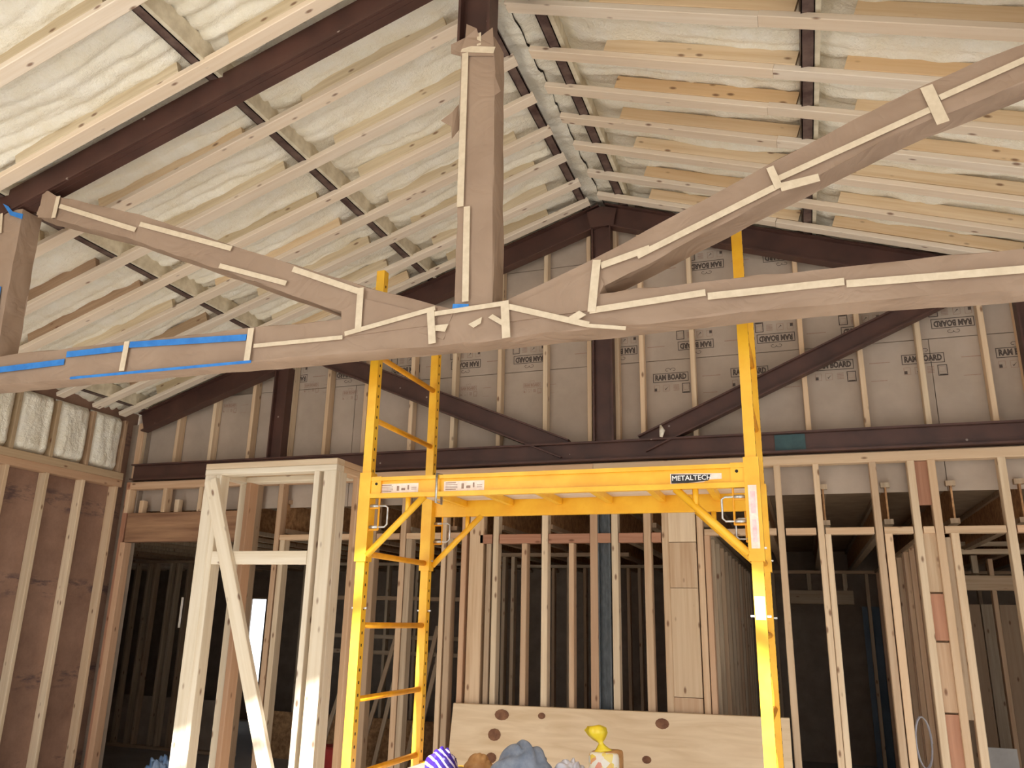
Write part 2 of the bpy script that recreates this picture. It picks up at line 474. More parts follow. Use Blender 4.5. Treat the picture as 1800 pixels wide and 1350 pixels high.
# ---- left wall
wl = thing('wall_left', 'brown sheathed stud wall on the left with foam filled bays above its plates', 'wall', kind='structure')
MB().box(-6.32, -6.295, YF, 6.4, 0.0, roof(-6.3, 3.6)).build('sheathing', M['sheathing'], wl)
ly = [6.17 - 0.4 * k for k in range(21)]
for y in ly:
    if y < YF: continue
    lum('stud', (-6.25, y, 0.04), (-6.25, y, 2.845), 0.089, 0.038, X, M['spruce'], wl)
    lum('stud', (-6.25, y, 2.985), (-6.25, y, 3.50), 0.089, 0.038, X, M['brownwood'], wl)
lum('top_plate', (-6.245, YF, 2.88), (-6.245, 6.22, 2.88), 0.095, 0.07, X, M['fir'], wl)
lum('top_plate', (-6.245, YF, 2.95), (-6.245, 6.22, 2.95), 0.095, 0.07, X, M['brownwood'], wl)
lum('bottom_plate', (-6.25, YF, 0.02), (-6.25, 6.22, 0.02), 0.089, 0.038, X, M['fir'], wl)
for i, (ya, yb) in enumerate(zip(ly[1:], ly[:-1])):
    if ya < YF: continue
    n, mm = 24, 34
    u = np.linspace(0, 1, n); v = np.linspace(0, 1, mm)
    A, B = np.meshgrid(u, v, indexing='ij')
    bul = np.minimum(1, 5 * np.minimum(A, 1 - A)) ** .5 * np.minimum(1, 9 * np.minimum(B, 1 - B)) ** .5
    dep = -6.29 + 0.094 * bul + 0.03 * bul * (vnoise(A * 9 + i * 7, B * 2.5, 50 + i) - .5) + 0.012 * vnoise(A * 20, B * 9, 70 + i) * bul
    P = np.stack([dep, ya + .014 + (yb - ya - .028) * A, 2.99 + (3.53 - 2.99) * B], -1)
    link('foam_fill', grid_mesh('foam_fill', P, M['foam']), wl)

# right wall, out of the picture
wr = thing('wall_right', 'sheathed stud wall on the right with window openings', 'wall', kind='structure')
for y0, y1, z0, z1 in ((YF, 6.4, 0, .8), (YF, 6.4, 2.4, 3.64), (YF, -1.0, .8, 2.4), (1.2, 2.4, .8, 2.4), (4.4, 6.4, .8, 2.4)):
    MB().box(3.52, 3.55, y0, y1, z0, z1).build('sheathing', M['sheathing'], wr)
for k in range(21):
    y = 6.17 - .4 * k
    if y < YF: continue
    if -1.0 < y < 1.2 or 2.4 < y < 4.4:
        lum('stud', (3.475, y, 0.04), (3.475, y, .8), 0.089, 0.038, X, M['spruce'], wr)
        lum('stud', (3.475, y, 2.4), (3.475, y, 3.5), 0.089, 0.038, X, M['spruce'], wr)
    else:
        lum('stud', (3.475, y, 0.04), (3.475, y, 3.5), 0.089, 0.038, X, M['spruce'], wr)

# front wall added unseen: pier keeps sun off the deck, openings let it past
wf = thing('wall_front_shade', 'sheathed pier and wall ends added unseen behind the viewer to shade the lower deck', 'wall', kind='structure')
MB().box(-1.9, -0.45, YF - .12, YF - .03, 0.0, roof(-.45, 3.5)).build('sheathing', M['sheathing'], wf)
MB().box(-6.3, -5.2, YF - .12, YF - .03, 0.0, roof(-6.3, 3.5)).build('sheathing', M['sheathing'], wf)
MB().box(2.4, 3.5, YF - .12, YF - .03, 0.0, roof(3.5, 3.5)).build('sheathing', M['sheathing'], wf)
for x_ in (-1.88, -1.4, -.93, -.47):
    lum('stud', (x_, YF + .015, 0.0), (x_, YF + .015, roof(-.45, 3.45)), .038, .089, X, M['spruce'], wf)

# ---- back wall: gable above the steel, stud wall below it
wb = thing('wall_back', 'open stud wall below the steel truss with printed card lined gable above', 'wall', kind='structure')
# printed card sheets behind the gable studs
CY = 6.405
def card(x0, x1, z0, z1):
    top = [(x, min(z1, roof(x, 3.5))) for x in ([x0] + ([XR] if x0 < XR < x1 else []) + [x1])]
    if x0 < XR < x1 or True:
        pts = [(x0, CY, z0), (x1, CY, z0)]
        # walk the upper edge from right to left including the slope breaks
        xs = sorted(set([x0, x1] + [x for x in (XR, XR - 3 * (roof(XR, 3.5) - z1), XR + 3 * (roof(XR, 3.5) - z1)) if x0 < x < x1]), reverse=True)
        pts += [(x, CY, max(z0 + .001, min(z1, roof(x, 3.5)))) for x in xs]
    return MB().prism(pts, (0, .004, 0)).build('card_sheet', M['cardboard'], wb)
sheets = {}
for nm, x0, x1, z0, z1 in (('la', -6.25, -3.78, 2.63, 3.75), ('lb', -3.775, -1.455, 2.63, 3.75), ('ra', -1.45, 1.0, 2.63, 3.75), ('rb', 1.005, 3.5, 2.63, 3.75),
                           ('lc', -4.9, -1.455, 3.755, 4.69), ('rc', -1.45, 2.1, 3.755, 4.69), ('ld', -2.6, -1.455, 4.695, 5.2), ('rd', -1.45, -0.1, 4.695, 5.2)):
    sheets[nm] = card(x0, x1, z0, z1)

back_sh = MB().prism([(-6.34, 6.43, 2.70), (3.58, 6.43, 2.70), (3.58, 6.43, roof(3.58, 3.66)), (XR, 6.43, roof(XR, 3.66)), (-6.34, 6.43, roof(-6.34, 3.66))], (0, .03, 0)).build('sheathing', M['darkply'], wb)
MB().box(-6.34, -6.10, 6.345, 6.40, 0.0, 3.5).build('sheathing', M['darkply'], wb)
gable = [-6.122, -5.697, -5.282, -4.839, -4.414, -4.019, -3.62, -3.157, -2.753, -2.329, -1.918, -1.535, -1.306, -1.101, -0.695, -0.30, 0.124, 0.527, 0.926, 1.343, 1.571, 1.95, 2.36, 2.77, 3.18]
for x in gable:
    lum('gable_stud', (x, 6.355, 3.06), (x, 6.355, roof(x, 3.43) - .02), 0.038, 0.089, X, M['spruce'], wb)

# stud wall below
PZ0, PZ1 = 2.827, 2.898
BZ0, BZ1 = 2.325, 2.372
lum('top_plate', (-6.12, 6.295, (PZ0 + PZ1) / 2), (-1.5, 6.295, (PZ0 + PZ1) / 2), 0.089, PZ1 - PZ0, Y, M['fir'], wb)
lum('top_plate', (-1.497, 6.295, (PZ0 + PZ1) / 2), (3.4, 6.295, (PZ0 + PZ1) / 2), 0.089, PZ1 - PZ0, Y, M['spruce'], wb)
def stud(x, top=PZ0, w=0.038, mat='fir', name='stud', z0=0.04, y=6.295, d=0.089):
    lum(name, (x, y, z0), (x, y, top), w, d, X, M[mat], wb)
full = [(-3.478, 'fir', .036), (-3.413, 'greywood', .05), (-3.132, 'fir', .05), (-2.756, 'spruce', .04),
        (-2.576, 'fir', .044), (-2.468, 'fir', .12), (-2.302, 'spruce', .045), (-1.891, 'spruce', .05),
        (-1.497, 'fir', .06), (-1.334, 'spruce', .05), (-1.084, 'fir', .055), (-0.949, 'fir', .05),
        (-0.693, 'fir', .045), (-0.121, 'spruce', .046), (0.146, 'spruce', .042), (0.523, 'greywood', .046),
        (0.767, 'spruce', .048), (0.897, 'spruce', .05), (1.323, 'spruce', .05),
        (-4.382, 'fir', .05), (1.72, 'spruce', .05), (2.13, 'spruce', .05), (2.54, 'fir', .05), (2.95, 'spruce', .05), (3.36, 'spruce', .05)]
for x, mt, w in full: stud(x, PZ0, w, mt)
short = [(-3.074, 'greywood', .05), (-2.696, 'greywood', .05), (-2.360, 'greywood', .04), (-2.059, 'fir', .045), (-1.676, 'fir', .04),
         (-0.644, 'fir', .04), (0.190, 'spruce', .04), (0.579, 'spruce', .05), (0.985, 'spruce', .05), (-4.317, 'spruce', .05)]
for x, mt, w in short: stud(x, BZ0 - .047 if -2.45 < x < -0.9 else BZ0, w, mt, 'trimmer_stud')
# wide laminated post and patched filler boards between the right studs
pz = [0.04, 0.55, 1.2, 1.95, 2.28, PZ0]
for a, b, mt in zip(pz[:-1], pz[1:], ('greywood', 'fir', 'spruce', 'fir', 'spruce')):
    lum('post_board', (-0.824, 6.28, a), (-0.824, 6.28, b - .004), 0.2, 0.06, X, M[mt], wb)
xf = 0.832
for a, b, mt in ((0.04, .62, 'spruce'), (.63, 1.18, 'redwood'), (1.19, 1.62, 'fir'), (1.63, 1.93, 'redwood'), (1.94, 2.36, 'fir'), (2.52, PZ0, 'redwood')):
    lum('filler_board', (xf, 6.30, a), (xf, 6.30, b - .003), 0.088, 0.038, X, M[mt], wb)
for a, b in ((1.15, 2.3), (.3, .75)):
    lum('filler_board', (0.944, 6.31, a), (0.944, 6.31, b), 0.05, 0.03, X, M['greywood'], wb)
# notched filler in the double stud at the ladder
lum('filler_board', (-3.467 + .03, 6.32, .85), (-3.467 + .03, 6.32, 1.42), 0.07, 0.03, X, M['fir'], wb)
# blocking row between the full height studs
fx = sorted(x for x, _, _ in full)
for a, b in zip(fx[:-1], fx[1:]):
    if b - a < 0.12 or b < -4.4: continue
    if abs((a + b) / 2 - -0.824) < .12: continue
    z0, z1, mt = (BZ0 - .045, BZ1 - .02, 'redwood') if -2.4 < (a + b) / 2 < -0.9 else (BZ0, BZ1, 'fir')
    lum('blocking', (a + .032, 6.295, (z0 + z1) / 2), (b - .032, 6.295, (z0 + z1) / 2), 0.089, z1 - z0, Y, M[mt], wb)
# left opening with its big header
hx0, hx1 = -6.1, -4.685
lum('header_beam', (hx0, 6.30, 2.46), (hx1, 6.30, 2.46), 0.09, 0.275, Y, M['header'], wb)
stud(-6.112, 2.32, .06, 'fir', 'jamb_stud')
stud(-4.669, 2.32, .05, 'fir', 'jamb_stud')
stud(-4.656, PZ0, .05, 'greywood', 'stud')
for px in (-6.137, -5.693, -5.271, -4.815):
    stud(px, PZ0, .045, 'fir', 'cripple_stud', 2.6)
for px in (-5.982, -5.559):
    stud(px, 2.72, .05, 'spruce', 'cripple_stud', 2.6, 6.31, .06)
# corner stack by the left wall
lum('corner_stud', (-6.15, 6.30, 0.04), (-6.15, 6.30, 2.9), 0.05, 0.09, X, M['redwood'], wb)
lum('corner_stud', (-6.14, 6.32, 2.92), (-6.14, 6.32, 3.5), 0.07, 0.05, X, M['fir'], wb)
# bottom plate and the steel column standing in the wall
lum('bottom_plate', (-4.4, 6.295, 0.02), (3.4, 6.295, 0.02), 0.089, 0.038, Y, M['fir'], wb)
col = MB().ibeam((-1.420, 6.31, 0.0), (-1.420, 6.31, 2.82), 0.1, 0.1, X, .012, .01).build('steel_column', M['bluesteel'], wb)
col['label'] = 'bare blue grey steel column'

# ---- printed logos on the card sheets
def font_mesh(txt, size, bold=0.0):
    cu = bpy.data.curves.new('lettering', 'FONT')
    cu.body = txt; cu.size = size; cu.align_x = 'CENTER'; cu.align_y = 'CENTER'; cu.offset = bold; cu.resolution_u = 2
    o = bpy.data.objects.new('lettering', cu); C.objects.link(o)
    dg = bpy.context.evaluated_depsgraph_get()
    me = bpy.data.meshes.new_from_object(o.evaluated_get(dg))
    bpy.data.objects.remove(o); bpy.data.curves.remove(cu)
    return [tuple(v.co) for v in me.vertices], [tuple(p.vertices) for p in me.polygons]

def make_logo():
    mb = MB()
    vv, ff = font_mesh('RAM BOARD', 0.05, 0.0026)
    wmax = max(v[0] for v in vv) - min(v[0] for v in vv)
    k = 0.25 / wmax
    mb.add([(v[0] * k, 0, v[1] * 1.25) for v in vv], ff)
    w, h, t = .142, .038, .0055
    for x0, x1, z0, z1 in ((-w, w, h - t, h), (-w, w, -h, -h + t), (-w, -w + t, -h, h), (w - t, w, -h, h)):
        mb.add([(x0, 0, z0), (x1, 0, z0), (x1, 0, z1), (x0, 0, z1)], [(0, 1, 2, 3)])
    def rect(x0, x1, z0, z1, mi=0): mb.add([(x0, 0, z0), (x1, 0, z0), (x1, 0, z1), (x0, 0, z1)], [(0, 1, 2, 3)], mi)
    def frame(x0, x1, z0, z1, t, mi=0):
        rect(x0, x1, z1 - t, z1, mi); rect(x0, x1, z0, z0 + t, mi); rect(x0, x0 + t, z0, z1, mi); rect(x1 - t, x1, z0, z1, mi)
    zt = -.06
    frame(-.135, -.09, zt - .055, zt, .003, 1); rect(-.133, -.112, zt - .05, zt - .026)
    frame(-.062, -.012, zt - .055, zt, .003, 1)
    mb.add([(-.05, 0, zt - .03), (-.043, 0, zt - .045), (-.018, 0, zt - .012), (-.043, 0, zt - .035)], [(0, 1, 2, 3)])
    for q in range(5): rect(.02, .066, zt - .052 + q * .011, zt - .047 + q * .011, 1)
    frame(.088, .152, zt - .078, zt + .005, .006); rect(.096, .144, zt - .078, zt - .066); frame(.1, .14, zt - .05, zt - .01, .002, 1)
    # curled horns above the name
    for s in (-1, 1):
        pr = None
        for q in range(15):
            a = q / 14 * 5.2; r = .026 - .0035 * a
            p = (s * (.024 + r * math.cos(a) * -1), .062 + r * math.sin(a) * .75)
            if pr: 
                dx, dz = p[0] - pr[0], p[1] - pr[1]; l = math.hypot(dx, dz) or 1; nx, nz = -dz / l * .0018, dx / l * .0018
                mb.add([(pr[0] + nx, 0, pr[1] + nz), (pr[0] - nx, 0, pr[1] - nz), (p[0] - nx, 0, p[1] - nz), (p[0] + nx, 0, p[1] + nz)], [(0, 1, 2, 3)])
            pr = p
    rect(.25, .39, -.012, -.006, 1); rect(.25, .36, -.15, -.145, 1)
    return mb.mesh('printed_logo', [M['ink'], M['inkfaint']])
LOGO = make_logo()
def logo(x, z, flip, sheet):
    mw = Matrix.Translation((x, CY - .0015, z)) @ (Matrix.Rotation(math.pi, 4, 'Y') if flip else Matrix.Identity(4))
    o = link('printed_logo', LOGO, sheet, mw)
for k in range(-1, 4): logo(-.675 + .617 * k, 3.865, True, sheets['rc'])
for k in range(0, 5): logo(-2.09 - .593 * k + .593 * .0, 3.865, True, sheets['lc'])
for k in range(0, 4): logo(-.885 + .612 * k, 3.605, False, sheets['ra'] if k < 3 else sheets['rb'])
logo(-.885 + .612 * 4, 3.605, False, sheets['rb'])
for x in (-1.25, -.66, -.07, .52, 1.1): logo(x + .1, 4.55, True, sheets['rc']) if abs(x - XR) < 1.75 else None

FAINT = LOGO.copy(); FAINT.materials[0] = M['inkfaint']
for fx_, fz_, sh in ((-2.650, 3.639, 'lb'), (-2.061, 3.626, 'lb'), (-3.839, 3.687, 'lb'), (-4.267, 3.790, 'la'), (-5.178, 3.649, 'la')):
    link('printed_logo', FAINT, sheets[sh], Matrix.Translation((fx_, CY - .0015, fz_)) @ Matrix.Scale(.55, 4))

# ---- rooms behind the back wall
cl = thing('ceiling', 'joisted ceiling over the dark rooms behind the back wall', 'ceiling', kind='structure')
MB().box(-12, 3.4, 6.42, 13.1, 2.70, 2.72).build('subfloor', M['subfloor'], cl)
k = -28
for k in range(-28, 8):
    x = 0.185 + .415 * k
    if x < -11.9: continue
    mb = MB()
    mb.box(x - .03, x + .03, 6.36, 13.0, 2.40, 2.436, 0)
    mb.box(x - .03, x + .03, 6.36, 13.0, 2.66, 2.696, 0)
    mb.box(x - .006, x + .006, 6.36, 13.0, 2.436, 2.66, 1)
    mb.build('joist', [M['greywood'], M['osb']], cl)

def partition(name, label, a, b, studs, mat, zt=2.36, plates=True):
    """stud wall from a to b (x,y); studs = list of distances along it"""
    w = thing(name, label, 'wall', kind='structure')
    a, b = Vector((a[0], a[1], 0)), Vector((b[0], b[1], 0)); d = (b - a).normalized(); n = Vector((-d.y, d.x, 0))
    for s in studs:
        p = a + d * s
        lum('stud', p + Z * .04, p + Z * (zt - .04), .089, .038, n, M[mat], w)
    if plates:
        lum('top_plate', a + Z * (zt - .02), b + Z * (zt - .02), .089, .038, n, M[mat], w)
        lum('bottom_plate', a + Z * .02, b + Z * .02, .089, .038, n, M[mat], w)
    return w
partition('wall_hall_right', 'stud partition running back from the patched right studs', (.86, 6.40), (.86, 11.0), [.1, .5, .62, 1.0, 1.4, 1.52, 2.0, 2.6, 3.2, 3.8, 4.4], 'fir')
partition('wall_hall_left', 'dark stud partition running back behind the laminated post', (-.66, 6.40), (-.66, 11.0), [.12, .5, .9, 1.3, 1.7, 2.1, 2.5, 2.9, 3.3, 3.7, 4.1, 4.5], 'greywood')
w3 = partition('wall_center', 'weathered grey studs of a cross wall behind the leaning plywood', (-3.3, 8.2), (-1.6, 8.2),
          [3.3 + -3.111, 3.3 + -2.906, 3.3 + -2.808, 3.3 + -2.668, 3.3 + -2.211], 'greywood')
w4 = partition('wall_rear', 'grey studs of the rear cross wall in the dark', (-3.4, 10.0), (-.8, 10.0),
          [3.4 + -2.711, 3.4 + -1.968, 3.4 + -1.833, 3.4 + -1.693, 3.4 + -1.241, 3.4 + -1.055, .1, .5, .9], 'greywood')
# left rooms: cross wall with rows of blocking
w5 = partition('wall_rear_left', 'dark stud wall with rows of blocking behind the scaffold ladder', (-6.3, 9.6), (-3.5, 9.6), [.1 + .41 * k for k in range(7)], 'greywood')
for z in (1.917, 1.453, 1.265):
    lum('blocking', (-5.9, 9.6, z), (-3.5, 9.6, z), .089, .05, Y, M['greywood'], w5)
low = MB().box(-6.6, -2.95, 9.35, 9.38, 0.0, 0.535).build('osb_and_shade_panel', M['osb'], w5)
w6 = partition('wall_closet_left', 'dim grey studs in the dark room seen through the left opening', (-10.2, 9.2), (-6.75, 9.2), [10.2 + -8.428, 10.2 + -8.314, 10.2 + -8.052, 10.2 + -7.941, 10.2 + -7.757, .1, .5, 10.2 + -8.638, 10.2 + -8.851], 'greywood')
MB().box(-10.2, -6.9, 9.26, 9.28, 0.0, .62).build('osb_and_shade_panel', M['darkply'], w6)  # dark sheet added to hide the bright floor, standing in for shade
# far outer wall with openings
wo = thing('wall_outer', 'far outer wall of the dark rooms', 'wall', kind='structure')
wx = [(-9.085, -8.746, 1.934, 0.528), (-10.550, -10.300, 1.941, 1.416)]
wx.sort()
OY0, OY1 = 12.4, 12.46
px = -12.0
for (xa, xb, zt, zb) in wx:
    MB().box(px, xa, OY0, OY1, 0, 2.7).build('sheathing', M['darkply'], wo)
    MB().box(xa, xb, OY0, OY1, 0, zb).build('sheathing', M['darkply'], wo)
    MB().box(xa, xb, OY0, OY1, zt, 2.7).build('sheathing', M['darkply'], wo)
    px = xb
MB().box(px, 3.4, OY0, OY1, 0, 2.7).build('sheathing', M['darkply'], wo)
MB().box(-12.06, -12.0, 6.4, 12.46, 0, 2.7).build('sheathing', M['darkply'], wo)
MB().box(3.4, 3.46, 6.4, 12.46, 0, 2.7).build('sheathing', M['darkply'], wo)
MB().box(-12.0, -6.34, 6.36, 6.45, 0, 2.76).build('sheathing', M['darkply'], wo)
for i, (xa, xb, zt, zb) in enumerate(wx):
    mb = MB()
    t = .03
    mb.box(xa - t, xb + t, OY0 - .03, OY0 - .002, zt, zt + t); mb.box(xa - t, xb + t, OY0 - .03, OY0 - .002, zb - t, zb)
    mb.box(xa - t, xa, OY0 - .03, OY0 - .002, zb, zt); mb.box(xb, xb + t, OY0 - .03, OY0 - .002, zb, zt)
    o = mb.build('window_%d' % (i + 1), M['greywood'])
    tag(o, ['small bright opening left of the pale frame', 'tall bright slot of daylight seen through the pale frame'][i], 'window', kind='structure')
# far doorways on the right
w7 = partition('wall_rear_right', 'dark far wall with a door header at the end of the hall', (-.6, 11.0), (3.3, 11.0), [.05, .25, 1.32, 1.45, 1.62, 2.05, 2.5, 3.0, 3.4], 'greywood')
lum('door_header', (-0.191, 11.0, 2.042), (0.555, 11.0, 2.042), .1, .16, Y, M['greywood'], w7)
for px_ in (0.069, 0.477):
    lum('cripple_stud', (px_, 11.0, 2.109), (px_, 11.0, 2.33), .05, .08, X, M['greywood'], w7)
MB().box(0.643, 1.150, 11.08, 11.1, 0, 1.943).build('wrap_panel', M['wrap'], w7)
w8 = partition('wall_side_right', 'stud wall with a header seen through the rightmost bay', (1.0, 8.6), (3.3, 8.6), [.05, .6 + .0, 1.9], 'fir', plates=False)
lum('door_header', (1.05, 8.6, 2.110), (3.2, 8.6, 2.110), .1, .13, Y, M['fir'], w8)
lum('top_plate', (1.05, 8.6, 2.387), (3.2, 8.6, 2.387), .09, .045, Y, M['spruce'], w8)
lum('top_plate', (1.05, 8.62, 2.427 + .03), (3.2, 8.62, 2.427 + .03), .09, .04, Y, M['greywood'], w8)
lum('cripple_stud', (1.476, 8.6, 2.195), (1.476, 8.6, 2.351), .05, .08, X, M['greywood'], w8)
for q in range(5):
    lum('wall_board', (1.25 + .16 * q, 9.6, .02), (1.25 + .16 * q, 9.6, 1.95), .15, .02, X, M['greywood'], w8)

# ------------------------------------------------------------------ back steel truss
bt = thing('steel_truss', 'dark red primed steel truss set in the back gable wall', 'truss', (XR, 6.25, 2.9))
TY = 6.25
def rafter(par, x0, x1, top, bot, y, w, mat):
    z = lambda x: roof(x, (top + bot) / 2)
    mb = MB().ibeam((x0, y, z(x0)), (x1, y, z(x1)), (top - bot) * .95, w, Z, .014, .012)
    return mb.build('top_chord', mat, par)
rafter(bt, -6.08, XR, 3.46, 3.25, TY, .1, M['steel'])
rafter(bt, XR, 3.3, 3.46, 3.25, TY, .1, M['steel'])
bc = MB().ibeam((-6.1, TY, 2.99), (3.3, TY, 2.99), .155, .1, Z, .014, .012).build('bottom_chord', M['steel'], bt)
MB().box(-0.120, 0.092, 6.235, 6.243, 2.93, 3.05).build('teal_patch', M['tealpaint'], bc)
MB().ibeam((-1.40, TY, 3.07), (-1.40, TY, 4.98), .165, .1, X, .014, .012).build('king_post', M['steel'], bt)
MB().ibeam((-4.47, TY, 3.07), (-4.47, TY, roof(-4.47, 3.25)), .15, .1, X, .014, .012).build('web_post', M['steel'], bt)
MB().ibeam((1.62, TY, 3.07), (1.62, TY, roof(1.62, 3.25)), .15, .1, X, .014, .012).build('web_post', M['steel'], bt)
MB().ibeam((-4.021, 6.250, 3.990), (-1.72, TY, 3.02), .165, .09, Z, .012, .01).build('diagonal_web', M['steel'], bt)
MB().ibeam((1.52, TY, 4.2), (-1.10, TY, 3.03), .145, .09, Z, .012, .01).build('diagonal_web', M['steel'], bt)
# apex plates and a blob of overspray
MB().prism([(-1.52, 6.195, 5.08), (-1.39, 6.195, 5.12), (-1.26, 6.195, 5.08), (-1.29, 6.195, 4.93), (-1.49, 6.195, 4.93)], (0, .006, 0)).build('apex_plate', M['steel'], bt)
bl = MB().tube([(-0.945, 6.180, 3.158), (-0.932, 6.170, 3.114), (-0.942, 6.170, 3.066)], [.008, .022, .012], 8)
bl.build('foam_blob', M['foam'], bt, True)

# ------------------------------------------------------------------ near truss wrapped in paper
nt_ = thing('wrapped_truss', 'near steel truss wrapped in brown kraft paper and tape', 'truss', (-1.33, 3.27, 2.9))
NY0, NY1 = 3.20, 3.34
def wrapped(name, pts, h, depth=NY1 - NY0, seed=1, amp=.0032, cap=True, mat='paper', par=None, step=.05):
    """soft paper tube following pts (x,z) at the truss plane"""
    P = [Vector((p[0], 0, p[1])) for p in pts]
    ring = []
    for (sx, sy) in ((-1, -1), (1, -1), (1, 1), (-1, 1)):
        for q in range(3):
            ring.append((sx, sy, q))
    secs = []
    segs = [(a, b, (b - a).length) for a, b in zip(P[:-1], P[1:])]
    hs = h if isinstance(h, (list, tuple)) else [h] * len(P)
    for si, (a, b, L) in enumerate(segs):
        n = max(2, int(L / step))
        for i in range(n + (1 if si == len(segs) - 1 else 0)):
            t = i / n
            secs.append((a.lerp(b, t), (b - a).normalized(), hs[si] * (1 - t) + hs[si + 1] * t))
    rr = np.random.default_rng(seed)
    verts = []
    # cross section points: (u across height, v across depth), denser on front
    cs = [(-.485, 0), (-.34, .012), (-.1, 0), (.1, 0), (.3, 0), (.485, 0), (.5, .03), (.5, .5), (.5, .97), (.485, 1), (0, 1), (-.485, 1), (-.5, .97), (-.5, .5), (-.5, .03)]
    jit = rr.normal(0, amp, (len(secs), len(cs), 2))
    for k_ in range(2):
        jit[1:-1] = (jit[:-2] + 2 * jit[1:-1] + jit[2:]) / 4 * 1.25
    for i, (c, d, hh) in enumerate(secs):
        nrm = Vector((-d.z, 0, d.x))
        if nrm.z < 0 or (abs(nrm.z) < 1e-3 and nrm.x < 0): nrm = -nrm
        for j_, (u, v) in enumerate(cs):
            verts.append((c.x + nrm.x * (u * hh + jit[i, j_, 0]), NY0 + v * depth + jit[i, j_, 1], c.z + nrm.z * (u * hh + jit[i, j_, 0])))
    m_ = len(cs); fs = []
    for i in range(len(secs) - 1):
        fs += [(i * m_ + q, i * m_ + (q + 1) % m_, (i + 1) * m_ + (q + 1) % m_, (i + 1) * m_ + q) for q in range(m_)]
    fs += [tuple(range(m_)), tuple(range((len(secs) - 1) * m_, len(secs) * m_))[::-1]]
    o = MB().add(verts, fs).build(name, M[mat], par or nt_, True)
    o.data.set_sharp_from_angle(angle=math.radians(40))
    return o
def xz(p): return (p[0], p[2])
near_rafter = MB()
for s in (-1, 1):
    xa, xb = (XR + .06, -6.1) if s < 0 else (XR + .06, 3.3)
    zc = lambda x: roof(x, 3.33) + .085
    near_rafter = MB().beam((xa, 3.245, zc(xa)), (xb, 3.245, zc(xb)), .17, .09, Z)
    near_rafter.beam((xa, 3.194, zc(xa) - .076), (xb, 3.194, zc(xb) - .076), .012, .014, Z)
    near_rafter.beam((xa, 3.245, zc(xa) - .089), (xb, 3.245, zc(xb) - .089), .01, .03, Z)
    near_rafter.build('top_chord', M['steel'], nt_)
chord = wrapped('wrapped_bottom_chord', [(-6.0, 2.978), xz((-3.264, 3.200, 2.986)), xz((-2.510, 3.200, 2.983)), xz((-1.514, 3.200, 2.973)), xz((-1.154, 3.200, 2.975)), xz((-0.717, 3.200, 2.973)), xz((0.249, 3.200, 2.978)), xz((0.841, 3.200, 2.964)), (3.2, 2.965)],
        [.175, .178, .18, .18, .175, .16, .145, .16, .16], seed=3)
king = wrapped('wrapped_king_post', [xz((-1.341, 3.200, 4.494)), xz((-1.318, 3.200, 3.306)), xz((-1.316, 3.200, 3.019))], .184, seed=5, amp=.0024)
MB().ibeam((-1.374, 3.27, 4.5), (-1.374, 3.27, roof(XR, 3.42)), .175, .12, X, .014, .012).build('king_post', M['steel'], nt_)
dl = wrapped('wrapped_diagonal', [xz((-4.148, 3.200, 4.028)), xz((-3.394, 3.200, 3.768)), xz((-2.699, 3.200, 3.476)), xz((-1.928, 3.200, 3.155)), xz((-1.429, 3.200, 2.981))], [.14, .15, .145, .155, .15], seed=7)
dr = wrapped('wrapped_diagonal', [(1.5, 2.20 + H + .02), xz((0.959, 3.200, 3.818)), xz((0.589, 3.200, 3.711)), xz((0.010, 3.200, 3.474)), xz((-0.727, 3.200, 3.151)), xz((-1.128, 3.200, 3.010))], [.165, .165, .15, .145, .14, .12], seed=9)
lc = wrapped('wrapped_web_post', [xz((-4.389, 3.200, 4.017)), xz((-4.358, 3.200, 3.037))], .19, seed=11)
def gusset(pts, seed):
    mb = MB().prism([(p[0], 3.193, p[2]) for p in pts], (0, .13, 0))
    return mb.build('paper_gusset', M['paper'], nt_)
gusset([(-1.998, 3.193, 3.110), (-1.878, 3.193, 3.155), (-1.485, 3.193, 3.023), (-1.520, 3.193, 2.983), (-1.986, 3.193, 2.972)], 1)
gusset([(-1.145, 3.193, 3.030), (-0.743, 3.193, 3.171), (-0.709, 3.193, 3.087), (-0.769, 3.193, 2.976), (-1.143, 3.193, 2.960)], 2)
# torn paper ends and flaps
def flap(pts, par, name='paper_flap', dy=.004):
    return MB().prism(pts, (0, dy, 0)).build(name, M['paper'], par)
flap([(-1.403, 3.190, 4.605), (-1.333, 3.160, 4.536), (-1.331, 3.190, 4.504), (-1.255, 3.180, 4.538), (-1.250, 3.190, 4.437), (-1.248, 3.190, 4.376), (-1.433, 3.190, 4.421), (-1.463, 3.150, 4.411), (-1.460, 3.140, 4.457), (-1.402, 3.180, 4.514)], king)
flap([(-1.432, 3.200, 4.144), (-1.448, 3.170, 4.085), (-1.500, 3.150, 4.032), (-1.448, 3.160, 3.996), (-1.438, 3.150, 3.921), (-1.426, 3.200, 3.997)], king)
flap([(-1.249, 3.200, 4.284), (-1.218, 3.220, 4.186), (-1.243, 3.200, 4.152)], king)
flap([(-4.154, 3.200, 3.942), (-4.154, 3.200, 4.110), (-4.102, 3.190, 4.107), (-4.018, 3.190, 4.055), (-4.019, 3.190, 3.909)], dl)
TN = [0]
def tapeY(par, pts, w, blue=False, y=3.1885):
    """strip of tape lying on the front of the paper, pts along its centre"""
    P = [Vector(p) for p in pts]; mb = MB()
    TN[0] += 1; y = y - .00025 * (TN[0] % 7)
    for a, b in zip(P[:-1], P[1:]):
        a = Vector((a.x, y, a.z)); b = Vector((b.x, y, b.z))
        mb.beam(a, b, w, .003, X if abs((b - a).z) > abs((b - a).x) else Z)
    o = mb.build('tape_strip', M['bluetape'] if blue else M['tape'], par)
    o['label'] = 'blue painters tape' if blue else 'cream masking tape'
    return o
T = lambda par, a, b, w=.032, blue=False, **k: tapeY(par, [a, b], w, blue, **k)
